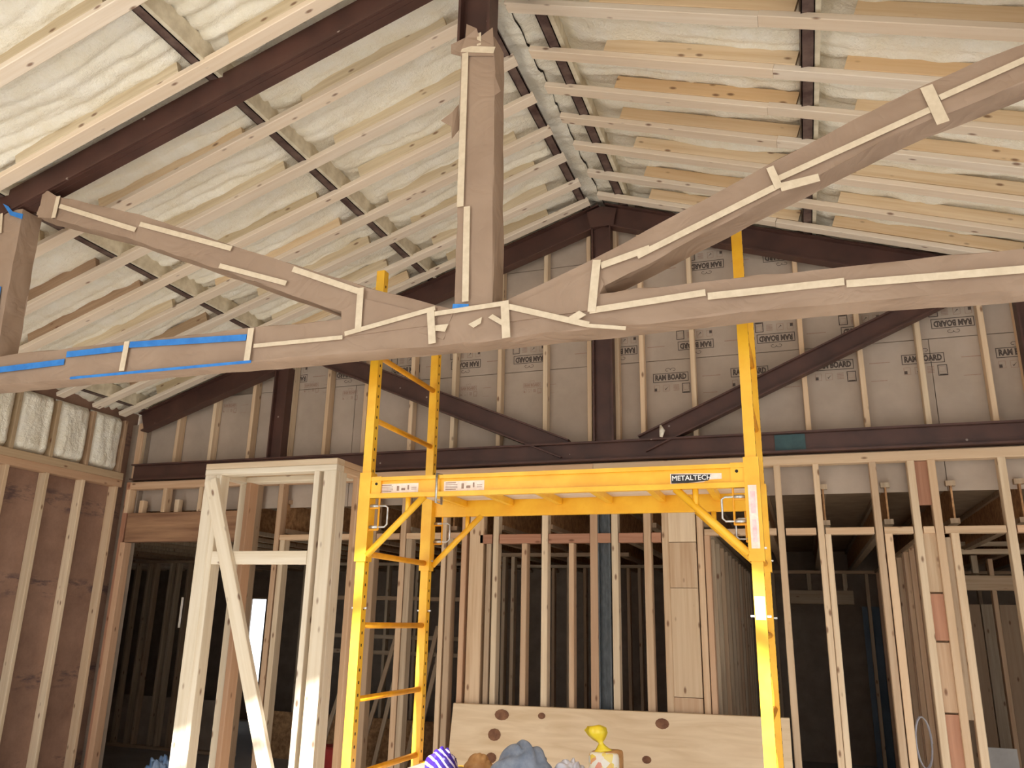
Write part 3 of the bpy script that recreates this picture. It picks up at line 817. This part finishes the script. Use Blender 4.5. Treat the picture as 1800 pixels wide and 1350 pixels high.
T(king, (-1.402, 3.188, 4.428), (-1.395, 3.188, 3.566), .034)
T(king, (-1.360, 3.188, 3.561), (-1.350, 3.188, 3.079), .032)
T(king, (-1.437, 3.188, 4.461), (-1.245, 3.188, 4.407), .035)
T(king, (-1.331, 3.188, 4.530), (-1.329, 3.188, 4.455), .022)
T(king, (-1.411, 3.183, 3.062), (-1.333, 3.183, 3.053), .022, True)
T(chord, (-4.363, 3.188, 2.983), (-3.714, 3.188, 2.992), .034, True)
T(chord, (-3.707, 3.188, 3.034), (-3.312, 3.188, 3.034), .034, True)
T(chord, (-3.272, 3.188, 3.050), (-2.529, 3.188, 3.020), .033, True)
T(chord, (-3.646, 3.210, 2.893), (-2.481, 3.210, 2.888), .014, True, y=3.185)
T(chord, (-3.290, 3.186, 3.070), (-3.296, 3.186, 2.906), .034, y=3.185)
T(chord, (-2.503, 3.186, 3.065), (-2.508, 3.186, 2.895), .034, y=3.185)
T(chord, (-2.479, 3.188, 2.970), (-1.976, 3.188, 2.967), .02)
T(chord, (-1.962, 3.183, 2.981), (-1.496, 3.183, 3.060), .022, y=3.183)
T(chord, (-1.503, 3.183, 3.033), (-1.160, 3.183, 3.047), .022, y=3.183)
T(chord, (-1.518, 3.181, 3.050), (-1.501, 3.181, 2.889), .036, y=3.18)
T(chord, (-1.157, 3.181, 3.057), (-1.145, 3.181, 2.882), .038, y=3.18)
T(chord, (-1.139, 3.183, 3.029), (-0.775, 3.183, 2.906), .026, y=3.183)
T(chord, (-0.787, 3.183, 2.904), (-0.617, 3.183, 2.874), .016, y=3.183)
T(chord, (-0.772, 3.183, 2.970), (-0.287, 3.183, 2.997), .028, y=3.186)
T(chord, (-0.279, 3.188, 2.980), (0.237, 3.188, 2.982), .03)
T(chord, (0.244, 3.188, 2.972), (0.908, 3.188, 2.955), .03)
T(dl, (-1.894, 3.181, 3.208), (-1.891, 3.181, 2.988), .034, y=3.181)
T(dr, (-0.737, 3.181, 3.200), (-0.762, 3.181, 2.963), .036, y=3.181)
T(dl, (-3.977, 3.188, 3.983), (-3.365, 3.188, 3.737), .028)
T(dl, (-3.339, 3.188, 3.768), (-2.690, 3.188, 3.528), .028)
T(dl, (-2.753, 3.188, 3.439), (-2.327, 3.188, 3.287), .026)
T(dl, (-2.295, 3.188, 3.361), (-1.910, 3.188, 3.195), .03)
T(dl, (-3.999, 3.186, 4.050), (-4.005, 3.186, 3.908), .03, y=3.185)
T(dr, (-0.721, 3.188, 3.174), (-0.508, 3.188, 3.228), .03)
T(dr, (-0.563, 3.188, 3.198), (0.026, 3.188, 3.436), .028)
T(dr, (0.019, 3.188, 3.463), (0.635, 3.188, 3.680), .026)
T(dr, (0.653, 3.188, 3.718), (1.017, 3.188, 3.842), .026)
T(dr, (0.611, 3.184, 3.777), (0.651, 3.184, 3.601), .046, y=3.184)
T(dr, (-0.001, 3.184, 3.523), (0.029, 3.184, 3.420), .03, y=3.184)
MB().prism([(0.031, 3.184, 3.443), (0.181, 3.184, 3.461), (0.187, 3.184, 3.427), (0.037, 3.184, 3.405)], (0, .003, 0)).build('tape_strip', M['tape'], dr)
for q in ([(768, 571), (788, 569), (782, 583), (768, 582)], ): pass
MB().prism([(-1.494, 3.182, 2.976), (-1.427, 3.182, 2.977), (-1.442, 3.182, 2.941), (-1.493, 3.182, 2.951)], (0, .003, 0)).build('tape_strip', M['tape'], chord)
MB().prism([(-1.329, 3.182, 2.965), (-1.264, 3.182, 2.993), (-1.269, 3.182, 2.964), (-1.304, 3.182, 2.946)], (0, .003, 0)).build('tape_strip', M['tape'], chord)
MB().prism([(-1.234, 3.182, 2.987), (-1.213, 3.182, 3.001), (-1.164, 3.182, 2.966), (-1.168, 3.182, 2.943)], (0, .003, 0)).build('tape_strip', M['tape'], chord)
MB().prism([(-0.862, 3.180, 2.950), (-0.816, 3.180, 2.974), (-0.786, 3.180, 2.952), (-0.836, 3.180, 2.926)], (0, .003, 0)).build('tape_strip', M['tape'], chord)
T(lc, (-4.346, 3.188, 3.508), (-4.328, 3.188, 3.309), .05, True)
T(lc, (-4.448, 3.188, 4.008), (-4.425, 3.188, 3.871), .02)
MB().prism([(-4.445, 3.180, 4.070), (-4.397, 3.180, 4.046), (-4.347, 3.180, 4.000), (-4.257, 3.180, 3.971), (-4.257, 3.180, 3.937), (-4.361, 3.180, 3.979)], (0, .004, 0)).build('tape_strip', M['bluetape'], lc)

# ------------------------------------------------------------------ rolling scaffold
sf = thing('rolling_scaffold', 'yellow steel rolling scaffold with ladder ends and a high platform', 'scaffold', (-1.09, 3.95, 0))
XL, XRt, YA, YB = -2.0, -0.17, 3.575, 4.305
ZT = H + 1.77
LEG = .046
def leg(x, y, ztop):
    o = MB().box(x - LEG / 2, x + LEG / 2, y - LEG / 2, y + LEG / 2, .17, ztop).build('leg', M['yellow'], sf)
    mb = MB()
    zz = .35
    while zz < ztop - .05:
        mb.box(x + LEG / 2 - .001, x + LEG / 2 + .0008, y - .0045, y + .0045, zz, zz + .013)
        zz += .055
    h = mb.build('adjustment_holes', M['hole'], o); h['kind'] = 'stuff'
    return o
for x in (XL, XRt):
    for y in (YA, YB):
        o = leg(x, y, ZT if y == YA else ZT - .05)
        # caster
        c = MB().tube([(x, y, .10), (x, y, .2)], .016, 10).build('caster_stem', M['galv'], sf)
        mb = MB().tube([(x - .018, y + .02, .065), (x + .018, y + .02, .065)], .063, 20)
        w_ = mb.build('caster_wheel', M['black'], c, False)
        MB().box(x - .027, x - .022, y - .01, y + .045, .05, .14).box(x + .022, x + .027, y - .01, y + .045, .05, .14).box(x - .027, x + .027, y - .03, y + .045, .135, .142).build('caster_fork', M['galv'], c)
for x in (XL, XRt):
    for z in (1.30, .96, .29, -.045, -.375, -.70, -1.03, -1.35):
        MB().tube([(x, YA + .02, H + z), (x, YB - .02, H + z)], .0145, 10).build('rung', M['yellowdark'], sf, True)
# platform
pf = MB()
z0, z1 = H + .552, H + .655
YP = YA - .03
pl = MB()
def cbeam(y, d):
    mb = MB()
    mb.box(XL + .03, XRt - .03, min(y, y + d * .006), max(y, y + d * .006), z0, z1)
    mb.box(XL + .03, XRt - .03, min(y - d * .022, y), max(y - d * .022, y), z0, z0 + .022)
    mb.box(XL + .03, XRt - .03, min(y - d * .016, y), max(y - d * .016, y), z1 - .018, z1)
    return mb
fb = cbeam(YA - .012, 1).build('platform_beam', M['yellow'], sf)
bb = cbeam(YB + .012, -1).build('platform_beam', M['yellow'], sf)
dkp = MB().box(XL + .04, XRt - .04, YA + .005, YB - .005, H + .640, H + .654).build('platform_deck', M['deck'], sf)
for q in range(6):
    x = XL + .22 + q * .28
    MB().box(x - .015, x + .015, YA, YB, H + .605, H + .639).build('cross_member', M['yellow'], sf)
# sleeves, brackets, locking handles, braces at each corner
for x, sx in ((XL, 1), (XRt, -1)):
    for y, sy in ((YA, -1), (YB, 1)):
        sl = MB()
        t = .031
        sl.box(x - t, x + t, y - t, y + t, H + .25, H + .68)
        s_ = sl.build('platform_sleeve', M['yellow'], sf)
        yy = y + sy * .018
        gp = MB().box(min(x + sx * .03, x + sx * .085), max(x + sx * .03, x + sx * .085), yy - .006, yy + .006, z0, z1 + .004)
        gp.build('end_plate', M['yellow'], s_)
        MB().tube([(x + sx * .06, yy - .0085, z0 + .07), (x + sx * .06, yy + .0085, z0 + .07)], .007, 8).build('bolt', M['hole'], s_)
        MB().tube([(x + sx * .03, yy, H + .28), (x + sx * .32, yy, H + .556)], .0165, 10).build('brace', M['yellow'], sf, True)
        MB().tube([(x + sx * .235, yy, H + .475), (x + sx * .235, yy, H + .556)], .013, 8).build('brace_strut', M['yellow'], sf, True)
        # bracket and spring pin handle
        MB().tube([(x + sx * .03, yy, H + .505), (x + sx * .082, yy, H + .505), ], .005, 6).tube([(x + sx * .03, yy, H + .40), (x + sx * .082, yy, H + .40)], .005, 6).tube([(x + sx * .08, yy, H + .398), (x + sx * .08, yy, H + .556)], .005, 6).build('pin_bracket', M['yellowdark'], s_)
        mb = MB().tube([(x + sx * .02, yy, H + .515), (x + sx * .115, yy, H + .515), (x + sx * .128, yy, H + .505), (x + sx * .128, yy, H + .425), (x + sx * .115, yy, H + .413), (x + sx * .02, yy, H + .413)], .0048, 8)
        for zc in (H + .515, H + .413):
            mb.tube([(x + sx * .035, yy, zc), (x + sx * .078, yy, zc)], .0085, 8)
        mb.build('locking_handle', M['galv'], s_, True)
        for zz in (H + .30, H + .03):
            MB().box(x - .040, x + .040, y - .004, y + .004, zz, zz + .008).build('cotter_pin', M['galv'], sf)
# wire tie round the front beam
MB().tube([(-1.611, YA - .036, z0 - .03), (-1.611, YA - .036, z1 + .006), (-1.611 , YA + .02, z1 + .01), (-1.611, YA + .03, z0 - .03)], .006, 8, closed=True).build('strap', M['galv'], sf, True)
# stickers
def sticker(xa, xb, za, zb, y, mats, bits, par, name='sticker'):
    mb = MB().box(xa, xb, y - .001, y, za, zb, 0)
    for (u0, u1, v0, v1, mi) in bits:
        mb.box(xa + (xb - xa) * u0, xa + (xb - xa) * u1, y - .0016, y - .0009, za + (zb - za) * v0, za + (zb - za) * v1, mi)
    return mb.build(name, mats, par)
SY = YA - .0125
bits = [(.04, .3, .8, .9, 1), (.04, .34, .62, .68, 1), (.04, .34, .45, .5, 1), (.04, .34, .3, .36, 1), (.04, .3, .12, .2, 1), (.44, .5, .2, .75, 1), (.56, .66, .25, .5, 1), (.72, .76, .3, .8, 1), (.82, .95, .5, .56, 1), (.82, .95, .3, .36, 1)]
sticker(-1.923, -1.717, H + .578, H + .622, SY, [M['sticker'], M['inkfaint']], bits, fb)
sticker(-1.582, -1.376, H + .578, H + .624, SY, [M['sticker'], M['inkfaint']], bits, fb)
xa, xb = -0.510, -0.293
mb = MB().prism([(xa, SY - .001, H + .578), (xa + .14, SY - .001, H + .582), (xa + .16, SY - .001, H + .592), (xb, SY - .001, H + .594), (xb, SY - .001, H + .618), (xa + .05, SY - .001, H + .622), (xa, SY - .001, H + .622)], (0, .001, 0), 0)
mb.prism([(xa + .004, SY - .0016, H + .58), (xa + .075, SY - .0016, H + .58), (xa + .13, SY - .0016, H + .585), (xa + .16, SY - .0016, H + .588), (xa + .175, SY - .0016, H + .614), (xa + .05, SY - .0016, H + .618), (xa + .004, SY - .0016, H + .62)], (0, .0006, 0), 1)
vv, ff = font_mesh('METALTECH', .03, .0004)
x_0 = min(v[0] for v in vv); kx = .165 / (max(v[0] for v in vv) - x_0)
mb.add([(xa + .008 + (v[0] - x_0) * kx, SY - .0021, H + .601 + v[1]) for v in vv], ff, 2)
mb.build('maker_sticker', [M['sticker'], M['black'], M['white']], fb)
sticker(XRt - .018, XRt + .016, H + .30, H + .56, YA - .0325, [M['sticker'], M['stickerpink']], [(.2, .8, .55, .9, 1), (.25, .75, .1, .45, 1)], sf)
sticker(XRt - .02, XRt + .02, H + .02, H + .11, YA - .0255, [M['stickerpink'], M['sticker']], [(.3, .7, .15, .45, 1)], sf)
# lower deck
LZ = H - .735
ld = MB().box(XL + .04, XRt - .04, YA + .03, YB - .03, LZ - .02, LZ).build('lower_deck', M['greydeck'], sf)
MB().box(XL + .03, XRt - .03, YA + .005, YA + .03, LZ - .09, LZ + .004).build('deck_rail', M['yellow'], ld)
MB().box(XL + .03, XRt - .03, YB - .03, YB - .005, LZ - .09, LZ + .001).build('deck_rail', M['yellow'], ld)
MB().box(XL - .02, XL + .09, YB - .012, YB + .03, LZ - .012, LZ + .002).build('deck_hook', M['yellow'], ld)

# ------------------------------------------------------------------ pale framed box of new lumber
fr = thing('wooden_frame', 'tall open box frame of new pale lumber with a diagonal brace', 'frame', (-3.12, 4.5, 0))
FY0, FY1 = 4.30, 4.70
FX0, FX1, FZ = -3.605, -2.63, H + .925
NW = M['newwood']
def fp(name, x, y, w, d, z0=.04, z1=FZ - .078, mat=NW): return lum(name, (x, y, z0), (x, y, z1), w, d, X, mat, fr)
fp('post', FX0 + .0445, FY0 + .019, .089, .038)
fp('post', FX0 + .108, FY0 + .0445, .038, .089)
fp('post', FX1 - .0445, FY0 + .019, .089, .038)
fp('post', FX1 - .108 - .03, FY0 + .0445, .038, .089)
fp('post', FX1 - .019, FY0 + .085, .038, .089)
fp('post', FX0 + .019, FY0 + .085, .038, .089)
fp('post', FX0 + .0445, FY1 - .019, .089, .038)
fp('post', FX0 + .108, FY1 - .0445, .038, .089, mat=M['fir'])
fp('post', FX1 - .0445, FY1 - .019, .089, .038)
fp('post', FX1 - .019, FY1 - .085, .038, .089, mat=M['fir'])
for zz, m_ in ((FZ - .019, M['spruce']), (FZ - .058, NW)):
    lum('top_plate', (FX0, FY0 + .0445, zz), (FX1, FY0 + .0445, zz), .089, .038, Y, m_, fr)
    lum('top_plate', (FX0, FY1 - .0445, zz), (FX1, FY1 - .0445, zz), .089, .038, Y, M['fir'] if zz > FZ - .03 else NW, fr)
    lum('side_plate', (FX0 + .0445, FY0 + .09, zz), (FX0 + .0445, FY1 - .09, zz), .089, .038, X, NW, fr)
    lum('side_plate', (FX1 - .0445, FY0 + .09, zz), (FX1 - .0445, FY1 - .09, zz), .089, .038, X, M['fir'], fr)
lum('cross_rail', (FX0 + .128, FY0 + .019, H + .326), (FX1 - .158, FY0 + .019, H + .326), .08, .038, Z, NW, fr)
lum('bottom_plate', (FX0, FY0 + .0445, .02), (FX1, FY0 + .0445, .02), .089, .038, Y, NW, fr)
lum('bottom_plate', (FX0, FY1 - .0445, .02), (FX1, FY1 - .0445, .02), .089, .038, Y, NW, fr)
lum('diagonal_brace', (-3.533, FY0 - .02, 2.509), (-3.533 + .585 / 1.56 * 2.3, FY0 - .02, 2.509 - 2.3), .089, .038, X, NW, fr)

# ------------------------------------------------------------------ leaning plywood
py = MB()
pxa, pxb = -2.60, -0.155
py.prism([(pxa, 6.02, .0), (pxb, 6.02, .0), (pxb, 6.21, 1.105), (pxa, 6.21, 1.07)], (0, .018, .003))
p_ = py.build('plywood_sheet', M['plywood'])
for kx_, kz_, kr, kw in ((-2.199, 1.012, .038, 1.5), (-2.246, 0.874, .042, 1.2), (-2.258, 0.719, .035, 1.2), (-1.005, 1.022, .035, 1.4), (-1.888, 1.022, .022, 1.3), (-1.113, 0.788, .025, 1.3)):
    yk = 6.02 + (6.21 - 6.02) * kz_ / 1.09
    MB().prism([(kx_ + kr * kw * math.cos(a * .5236), yk - .0012 + .172 * kr * math.sin(a * .5236) , kz_ + kr * math.sin(a * .5236)) for a in range(12)], (0, .002, 0)).build('knot', M['knot'], p_)
tag(p_, 'knotty plywood sheet leaning against the studs behind the scaffold', 'plywood')

# ------------------------------------------------------------------ things on the lower deck
def blob(name, c, r, seed, mat, fold=.25, parent=None, n=40, mm=26, flat=0.0, freq=2.2):
    u = np.linspace(0, 2 * np.pi, n + 1); v = np.linspace(.0, np.pi / 2 * 1.02, mm)
    A, B = np.meshgrid(u, v, indexing='ij')
    nx, ny, nz = np.cos(A) * np.sin(B), np.sin(A) * np.sin(B), np.cos(B)
    q = vnoise(nx * freq + 20, ny * freq + nz * 2 + 20, seed) - .5
    q2 = vnoise((nx + ny) * freq * 1.9 + 30, (nz - nx) * freq * 1.7 + 30, seed + 1) - .5
    f_ = 1 + fold * q + fold * .9 * (np.abs(q2) * 2 - .5)
    P = np.stack([c[0] + r[0] * nx * f_, c[1] + r[1] * ny * f_, c[2] + np.maximum(0, r[2] * nz * f_)], -1)
    P[-1] = P[0]
    return link(name, grid_mesh(name, P, M[mat]), parent)
M['greycloth'] = noisy('grey_cloth', srgb(120, 132, 150), srgb(158, 168, 184), 14, 0.9, bmp=0.4)
M['whitebag'] = noisy('white_plastic', srgb(214, 214, 226), srgb(238, 238, 246), 8, 0.4, bmp=0.4)
M['bread'] = noisy('bread_crust', srgb(176, 122, 70), srgb(214, 166, 108), 12, 0.7)
M['yellowbag'] = noisy('yellow_plastic', srgb(244, 206, 30), srgb(255, 232, 70), 14, 0.3, bmp=0.4)
M['redplastic'] = noisy('red_plastic', srgb(150, 34, 30), srgb(180, 48, 40), 6, 0.5)
M['bluebag'] = noisy('pale_blue_plastic', srgb(130, 170, 220), srgb(206, 224, 244), 9, 0.35, bmp=0.4)
def stripes():
    mt, nt, b = newmat('striped_wrapper', 0.35)
    tc = N(nt, 'ShaderNodeTexCoord')
    wv = N(nt, 'ShaderNodeTexWave', i_Scale=13.0, i_Distortion=0.4, bands_direction='DIAGONAL'); nt.links.new(tc.outputs['Object'], wv.inputs['Vector'])
    nt.links.new(ramp(nt, wv.outputs['Fac'], [(0.72, srgb(66, 40, 150)), (0.8, srgb(226, 214, 240))]), b.inputs['Base Color'])
    return mt
M['stripes'] = stripes()
def breadprint():
    mt, nt, b = newmat('bread_wrapper', 0.3)
    tc = N(nt, 'ShaderNodeTexCoord')
    vo = N(nt, 'ShaderNodeTexVoronoi', i_Scale=38.0); nt.links.new(tc.outputs['Object'], vo.inputs['Vector'])
    sp = N(nt, 'ShaderNodeSeparateColor'); nt.links.new(vo.outputs['Color'], sp.inputs[0])
    nt.links.new(ramp(nt, sp.outputs[0], [(0.45, srgb(250, 240, 214)), (0.55, srgb(250, 220, 90)), (0.75, srgb(236, 150, 130)), (0.9, srgb(250, 244, 228))]), b.inputs['Base Color'])
    return mt
M['breadprint'] = breadprint()
gc = blob('grey_sweatshirt', (-1.328, 4.05, LZ), (.155, .12, .165), 91, 'greycloth', .22, freq=1.2)
tag(gc, 'crumpled blue grey sweatshirt heaped on the lower scaffold deck', 'clothing')
wbag = blob('plastic_bag', (-1.106, 4.12, LZ), (.085, .08, .105), 97, 'whitebag', .3, freq=1.3)
tag(wbag, 'crumpled white plastic bag between the sweatshirt and the bread', 'bag')
sb = blob('snack_bag', (-1.745, 4.06, LZ), (.09, .08, .115), 101, 'stripes', .2)
tag(sb, 'purple snack bag with white stripes on the lower deck', 'bag')
b2 = blob('lunch_bag', (-1.591, 4.16, LZ), (.09, .06, .085), 107, 'bread', .15, freq=1.3)
tag(b2, 'small brown paper bag beside the striped purple bag', 'bag')
bx_, by_ = -0.936, 4.1
br = thing('bread_bag', 'bag of sliced bread with a twisted yellow top on the deck', 'bread', (bx_, by_, LZ))
def rbox(x0, x1, y0, y1, z0, z1, e):
    mb = MB()
    ring = [(x0 + e, y0), (x1 - e, y0), (x1, y0 + e), (x1, y1 - e), (x1 - e, y1), (x0 + e, y1), (x0, y1 - e), (x0, y0 + e)]
    rings = []
    cx_, cy_ = (x0 + x1) / 2, (y0 + y1) / 2
    for z, s in ((z0, .93), (z0 + e, 1), (z1 - e, 1), (z1 - e * .3, .96), (z1, .86)):
        rings.append([(cx_ + (x - cx_) * s, cy_ + (y - cy_) * s, z) for x, y in ring])
    vs_ = [p for r in rings for p in r]; fs = []
    for i in range(len(rings) - 1):
        fs += [(i * 8 + q, i * 8 + (q + 1) % 8, (i + 1) * 8 + (q + 1) % 8, (i + 1) * 8 + q) for q in range(8)]
    fs += [tuple(range(8))[::-1], tuple(range(32, 40))]
    return mb.add(vs_, fs)
rbox(bx_ - .07, bx_ + .07, by_ - .055, by_ + .055, LZ, LZ + .148, .02).build('wrapped_loaf', M['breadprint'], br, True)
rbox(bx_ - .01, bx_ + .078, by_ - .03, by_ + .06, LZ + .02, LZ + .155, .02).build('bread_end', M['bread'], br, True)
nk = []
for z, r in ((.148, .05), (.16, .03), (.175, .016), (.185, .013), (.2, .026), (.222, .044), (.245, .046), (.258, .03)):
    nk.append((z, r))
mb = MB().tube([(bx_ - .012 - (z - .148) * .2, by_, LZ + z) for z, r in nk], [r for z, r in nk], 14)
mb.v = [(x + (x - bx_ + .02) * (.35 * math.sin(5 * math.atan2(y - by_, x - bx_ + .02)) if z > LZ + .19 else 0) - max(0, z - LZ - .185) * .25 + random.uniform(-.004, .004), by_ + (y - by_) * .7 + random.uniform(-.004, .004), z) for x, y, z in mb.v]
mb.build('twisted_top', M['yellowbag'], br, True)

# ------------------------------------------------------------------ odds and ends in the dark rooms
rd = rbox(-4.344, -4.035, 7.1, 7.35, 0.0, 0.537, .05).build('red_tote', M['redplastic'])
tag(rd, 'dark red plastic tote on the floor behind the pale frame', 'container')
bb_ = blob('plastic_sheet', (-5.922, 7.0, 0.0), (.22, .2, 0.361), 131, 'bluebag', .35)
tag(bb_, 'pale blue plastic sheet heaped low in the left opening', 'plastic')
lean = [((-5.201), (-5.115), 1), ((-4.694), (-4.605), 2), ((-4.543), (-4.497), 3), ((-4.156), (-4.102), 4), ((-4.065), (-4.003), 5)]
ordn = ['leftmost', 'second', 'middle', 'fourth', 'rightmost']
for i, (xa, xb, q) in enumerate(lean):
    s = (xb - xa) / .62
    zt = 1.7 - .12 + .02 * (q % 3)
    o = lum('leaning_board', (xa - s * .9, 8.75, .01), (xa - s * .9 + s * zt, 9.22, zt), .05, .02, X, M['spruce'])
    tag(o, '%s of five narrow boards leaning in the dark room behind the ladder' % ordn[i], 'board', 'boards leaning in the back room')
mb = MB()
cxx, czz = 0.717, 0.933
mb.tube([(cxx + .05 * math.cos(a * .35) * (1 + .02 * math.sin(a)), 6.86 + .006 * (a / 6.28), czz + .17 * math.sin(a * .35)) for a in range(0, 72)], .0045, 6)
cc = mb.build('cable_coil', M['whitebag'], None, True)
tag(cc, 'coil of pale cable hanging in the dark bay by the patched studs', 'cable')

gb = MB().prism([(1.075, 6.62, .0), (1.254, 6.62, .0), (1.254, 6.72, 0.949), (1.075, 6.72, 0.949)], (0, .02, 0)).build('cement_board', M['greyboard'])
tag(gb, 'low grey board standing in the rightmost bay behind the studs', 'board')
